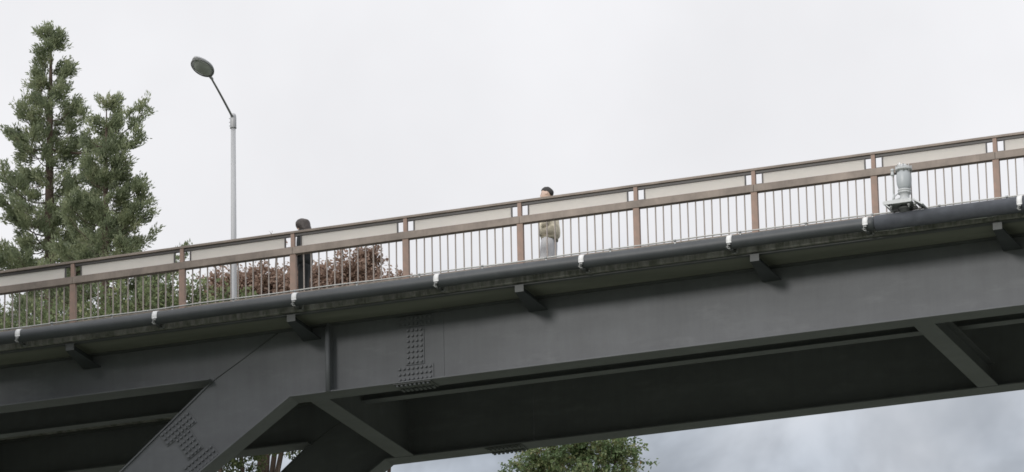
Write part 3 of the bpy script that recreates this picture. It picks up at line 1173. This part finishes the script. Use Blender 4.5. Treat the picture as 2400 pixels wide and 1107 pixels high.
# woman in black, long hair, looking down
pw = {'arm': lambda sg: ((0, sg * .175, .795), (-.055, sg * .215, .635), (.10, sg * .17, .57), (.19, sg * .12, .555)),
      'leg': lambda sg: (.02 * sg, .02)}
root, W, Hd, hh, fw, sd_ = person('person in black with long brown hair looking down behind railing', (1.955, .64, DECK), (-.94, -.34, 0), 1.575, 0.48, pw)
jacket(root, W, fw, pw, M['black_cloth'], M['black_cloth'], .45, .90, .02, 8, .95)
trousers(root, W, fw, pw, M['black_cloth'], .98, 6)
shoes(root, W, fw, pw, M['black_shoe'])
rings = []
for i in range(13):
    u = -.42 + i * .118
    z = -hh + 2 * hh * u
    q = math.sqrt(max(0.03, 1 - ((max(u, .5) - .5) / .53) ** 2))
    ring = []
    for k in range(26):
        a = 2 * PI * k / 26
        c_, s_ = math.cos(a), math.sin(a)
        wd = .090 * q * (1 + (.05 * (.5 - u) if u < .5 else 0))
        dp = .108 * q
        f = dp * c_
        if c_ > 0 and u < .72:                      # open in front for the face
            f = dp * c_ * (1.10 if u > .30 else .9)
        if c_ < 0 and u < .4:
            f += .05 * (.4 - u)
        if u > .55:
            f += .05 * (u - .55)
        if c_ < 0 and u < .75:
            f -= .018
        ring.append(Hd(f - .006, wd * s_, z + .012))
    rings.append(ring)
hr_ = MB().loft(rings).build('hair', M['hair_brown'], root)
rumple(hr_, .008, 22, 5)
subsurf(hr_, 1)


# ------------------------------------------------------------------ trees
def rnd_unit(rng):
    while True:
        v = V((rng.uniform(-1, 1), rng.uniform(-1, 1), rng.uniform(-1, 1)))
        if .05 < v.length < 1:
            return v.normalized()


def leaf(v, f, c, d, up, ln, wd):
    """pointed leaf blade folded on its midrib: two triangles + two"""
    s_ = d.cross(up)
    if s_.length < 1e-4:
        s_ = d.orthogonal()
    s_.normalize()
    n_ = s_.cross(d)
    b = len(v)
    v += [c, c + d * ln * .45 + s_ * wd * .5 + n_ * wd * .12, c + d * ln, c + d * ln * .45 - s_ * wd * .5 + n_ * wd * .12]
    f += [(b, b + 1, b + 2), (b, b + 2, b + 3)]


def leaves_obj(name, v, f, material, root):
    off = V(ROOT[root.name])
    me_ = bpy.data.meshes.new(name)
    me_.from_pydata([tuple(p - off) for p in v], [], f)
    me_.materials.append(material)
    o = bpy.data.objects.new(name, me_)
    C.objects.link(o)
    o.parent = root
    return o


def conifer(label, apex, zbase, spread, material, seed, depth=13.0, dens=1.0, extra=()):
    rng = random.Random(seed)
    ap = V(apex)
    root = thing('conifer_tree', label, 'tree', (ap.x, ap.y, zbase), 'conifers behind the bridge')
    Ht = ap.z - zbase
    n = 14
    pts = [V((ap.x + .12 * math.sin(i * .9) * (1 - i / n), ap.y, zbase + Ht * i / n)) for i in range(n + 1)]
    MB().tube(pts, [.30 * (1 - i / n) ** .8 + .008 for i in range(n + 1)], 12).build('trunk', M['bark'], root)
    v, f = [], []
    br = MB()

    def spray(c, d, size):
        # a tuft: needles fanned round a short up-curving shoot
        for _ in range(int(52 * dens)):
            u = rng.random()
            dd = (d * 1.1 + rnd_unit(rng) * .85 + V((0, 0, .25))).normalized()
            leaf(v, f, c + d * size * u * .8 + rnd_unit(rng) * size * .30, dd, rnd_unit(rng), size * rng.uniform(.22, .45), size * rng.uniform(.07, .13))

    def bough(p0, ang, ln, rise):
        d = V((math.cos(ang), math.sin(ang), rise)).normalized()
        m_ = 6
        bp = [p0 + d * ln * i / m_ + V((0, 0, ln * (-.16 * math.sin(i / m_ * PI) + .14 * (i / m_) ** 2))) for i in range(m_ + 1)]
        br.tube(bp, [max(.006, .016 * ln * (1 - i / m_ * .85)) for i in range(m_ + 1)], 6, cap=False)
        k = max(3, int(ln * 7.5 * dens))
        for j in range(k):
            u = .22 + .78 * (j + rng.random()) / k
            q = u * m_
            i0 = min(m_ - 1, int(q))
            c = bp[i0].lerp(bp[i0 + 1], q - i0)
            dr = (bp[i0 + 1] - bp[i0]).normalized()
            side = dr.cross(V((0, 0, 1))).normalized() * rng.choice((-1, 1))
            sub = (dr * .55 + side * rng.uniform(.2, 1.0) + V((0, 0, rng.uniform(-.25, .45)))).normalized()
            sl = (.16 + .24 * ln * (1 - u * .75)) * rng.uniform(.6, 1.2)
            br.tube([c, c + sub * sl], [.008, .003], 4, cap=False)
            for h in range(2 + int(sl * 5)):
                spray(c + sub * sl * rng.uniform(.3, 1.0) + rnd_unit(rng) * .05, (sub + V((0, 0, .35))).normalized(), rng.uniform(.18, .32))
        spray(bp[-1], d, .24)
        spray(bp[-2], d, .24)
    z = .10
    a = rng.uniform(0, 6)
    while z < depth:
        lim = spread * z ** 1.1 + .05
        top = z < 5.6
        for _ in range(3 if z > 1.2 else 2):
            a += 2.4 + rng.uniform(-.4, .4)
            ln = lim * rng.uniform(.45, 1.2)
            bough(V((ap.x, ap.y, ap.z - z + rng.uniform(-.08, .08))), a, ln, rng.uniform(.1, .5) * (1 if z < 3 else .6))
        z += rng.uniform(.16, .27) if top else rng.uniform(.5, .7)
    for (dz, ang, ln, rise) in extra:
        bough(V((ap.x, ap.y, ap.z - dz)), ang, ln, rise)
    bo = br.build('branches', M['twig'], root)
    bo['kind'] = 'stuff'
    spray(V((ap.x, ap.y, ap.z - .1)), V((0, 0, 1)), .22)
    leaves_obj('crown', v, f, material, root)
    return root


def broadleaf(name, label, lobes, base, material, seed, leaf_len=.09, per=1100, group='broadleaved trees behind the bridge', cat='tree', twigs=True, droop=.2):
    """lobes: (centre, radius xy, radius z); leaves sit on twigs that fan through every lobe"""
    rng = random.Random(seed)
    root = thing(name, label, cat, base, group)
    b0 = V(base)
    top = V(lobes[0][0])
    tr_ = MB()
    n = 8
    tp = [b0.lerp(top, i / n) + V((.25 * math.sin(i * 1.1 + seed), .2 * math.cos(i * 1.3), 0)) * (i / n) * (1 - i / n) * 2 for i in range(n + 1)]
    tr_.tube(tp, [.22 * (1 - i / n) ** .7 + .03 for i in range(n + 1)], 12)
    for c, r, rz in lobes[1:]:
        s_ = tp[rng.randint(n // 2, n - 2)]
        e_ = V(c)
        md = s_.lerp(e_, .5) + V((0, 0, -.25))
        tr_.tube([s_, md, e_], [.07, .05, .02], 8, cap=False)
    v, f = [], []
    for c, r, rz in lobes:
        c = V(c)
        cnt = int(per * r * r)
        ntw = max(8, cnt // 14)
        for _ in range(ntw):
            u = rnd_unit(rng)
            rad = rng.random() ** .45 * (1 + .55 * noise.noise(u * 2.6 + V((seed, 0, 0))) + .2 * noise.noise(u * 7 + V((seed, 3, 0))))
            e_ = c + V((u.x * r, u.y * r, u.z * rz)) * rad
            s_ = e_ + (c - e_).normalized() * rng.uniform(.12, .34) - V((0, 0, rng.uniform(0, .12))) + rnd_unit(rng) * .05
            d = (e_ - s_)
            if d.length < .02:
                continue
            if twigs:
                tr_.tube([s_, e_], [.008, .003], 4, cap=False)
            dn = d.normalized()
            for _ in range(14):
                w_ = rng.random() ** .7
                p = s_ + d * w_ + rnd_unit(rng) * leaf_len * rng.uniform(.2, 1.2)
                dd = (dn * .6 + rnd_unit(rng) * .9 - V((0, 0, droop))).normalized()
                ll = leaf_len * rng.uniform(.6, 1.25)
                leaf(v, f, p, dd, (V((0, 0, 1)) + rnd_unit(rng) * .8).normalized(), ll, ll * rng.uniform(.5, .75))
    tr_.build('trunk', M['bark'], root)
    leaves_obj('crown', v, f, material, root)
    return root


def Zr(*p):
    return (p[0], p[1], p[2] + ZR)


# cedar at the left, the photo cuts it at its trunk
cedar = conifer('ragged conifer with thin leader left of the street lamp', Zr(-8.3, 15, 8.5), ground_h(-8.3, 15) - .3, .265, M['cedar'], 11, 12,
                1.0, extra=((.85, .30, .62, .05), (2.0, .2, .75, .1), (1.5, -.2, .5, .2)))
conifer('tallest conifer at the left edge, its boughs reaching over the smaller conifer', Zr(-11.45, 19, 12.0), ground_h(-11.45, 19) - .3, .25, M['cedar'], 23, 14, 1.0,
        extra=((2.75, .05, 2.15, .12),))

# green trees behind the left railing
broadleaf('green_tree', 'leafy green tree behind the left end of the railing', [
    (Zr(-6.3, 11, 2.35), 1.25, .95), (Zr(-7.7, 11.4, 2.4), 1.1, .8), (Zr(-5.2, 11.3, 2.3), .85, .75), (Zr(-9, 11.5, 2.3), 1.1, .9),
    (Zr(-6.4, 11.5, .9), 1.7, 1.2), (Zr(-8.4, 11.6, .8), 1.5, 1.2)], (-7.2, 11.6, ground_h(-7.2, 11.6) - .3), M['green'], 3, .085, 4200)
broadleaf('green_tree', 'smaller leafy green tree behind railing beside the street lamp pole', [
    (Zr(-4.6, 10.2, 2.42), .95, .72), (Zr(-3.4, 10.0, 2.0), .75, .62), (Zr(-5.35, 10.4, 2.4), .6, .6), (Zr(-4.2, 10.2, 1.2), 1.2, .9), (Zr(-4.0, 10.6, -.1), 1.5, .9), (Zr(-2.6, 10.8, .2), 1.2, .8)],
    (-4.0, 10.4, ground_h(-4.0, 10.4) - .3), M['green'], 9, .08, 4600)
# reddish maples
broadleaf('maple_tree', 'reddish brown leafy tree between street lamp and the person in black', [
    (Zr(-4.55, 14, 3.95), .72, .42), (Zr(-3.9, 14.2, 3.9), .62, .46), (Zr(-5.3, 14, 3.95), .65, .45), (Zr(-3.6, 14, 3.15), .8, .55), (Zr(-4.6, 14.3, 3.0), 1.0, .65), (Zr(-4.15, 14, 4.75), .16, .16)],
    (-4.3, 14.6, ground_h(-4.3, 14.6) - .3), M['maple'], 5, .078, 8500, 'red-leaved trees behind the railing')
broadleaf('maple_tree', 'reddish brown leafy tree behind railing right of the person in black', [
    (Zr(-2.15, 13, 3.55), .62, .48), (Zr(-1.85, 13, 3.85), .36, .26), (Zr(-2.75, 13.2, 3.45), .62, .46), (Zr(-1.75, 13, 3.2), .55, .34), (Zr(-3.0, 13, 3.0), .75, .5), (Zr(-2.1, 13.2, 2.75), 1.0, .5), (Zr(-1.4, 13, 3.15), .45, .28), (Zr(-1.15, 13, 3.12), .40, .32), (Zr(-3.2, 13, 3.45), .6, .42)],
    (-2.3, 13.6, ground_h(-2.3, 13.6) - .3), M['maple'], 6, .078, 8500, 'red-leaved trees behind the railing')
# tree seen under the bridge
broadleaf('autumn_tree', 'green and yellowing tree top seen below the bridge girder', [
    (Zr(-3.6, 30, 4.6), 1.05, .75), (Zr(-2.75, 30, 4.35), .75, .58), (Zr(-4.6, 30.2, 4.4), .8, .6), (Zr(-3.3, 30, 3.4), 1.5, 1.0), (Zr(-5.2, 30.3, 3.5), 1.2, .9)],
    (-3.6, 30.4, ground_h(-3.6, 30.4) - .3), M['autumn'], 8, .09, 4200, 'trees below the bridge')
# conifers on the near left bank, outside the picture: they shade the left end of the bridge
def copy_tree(src, loc, label):
    c = src.copy()
    C.objects.link(c)
    c.location = loc
    c['label'] = label
    c['group'] = 'conifers on the near bank'
    for ch in list(src.children):
        d = ch.copy()
        C.objects.link(d)
        d.parent = c
    return c


L0 = ZR + 8.5 - cedar.location.z
for (x, y), za, lb in (((-5.6, -11), 34, 'conifer on the near left bank close to the bridge'), ((-6.5, -21), 37, 'conifer on the near left bank farther from the bridge'),
                       ((-4.2, -27), 38, 'conifer low on the near left bank by the gorge floor')):
    zg = ground_h(x, y) - .3
    c = copy_tree(cedar, (x, y, zg), lb)
    c.scale = [(za - zg) / L0] * 3
    c.rotation_euler.z = x * 2
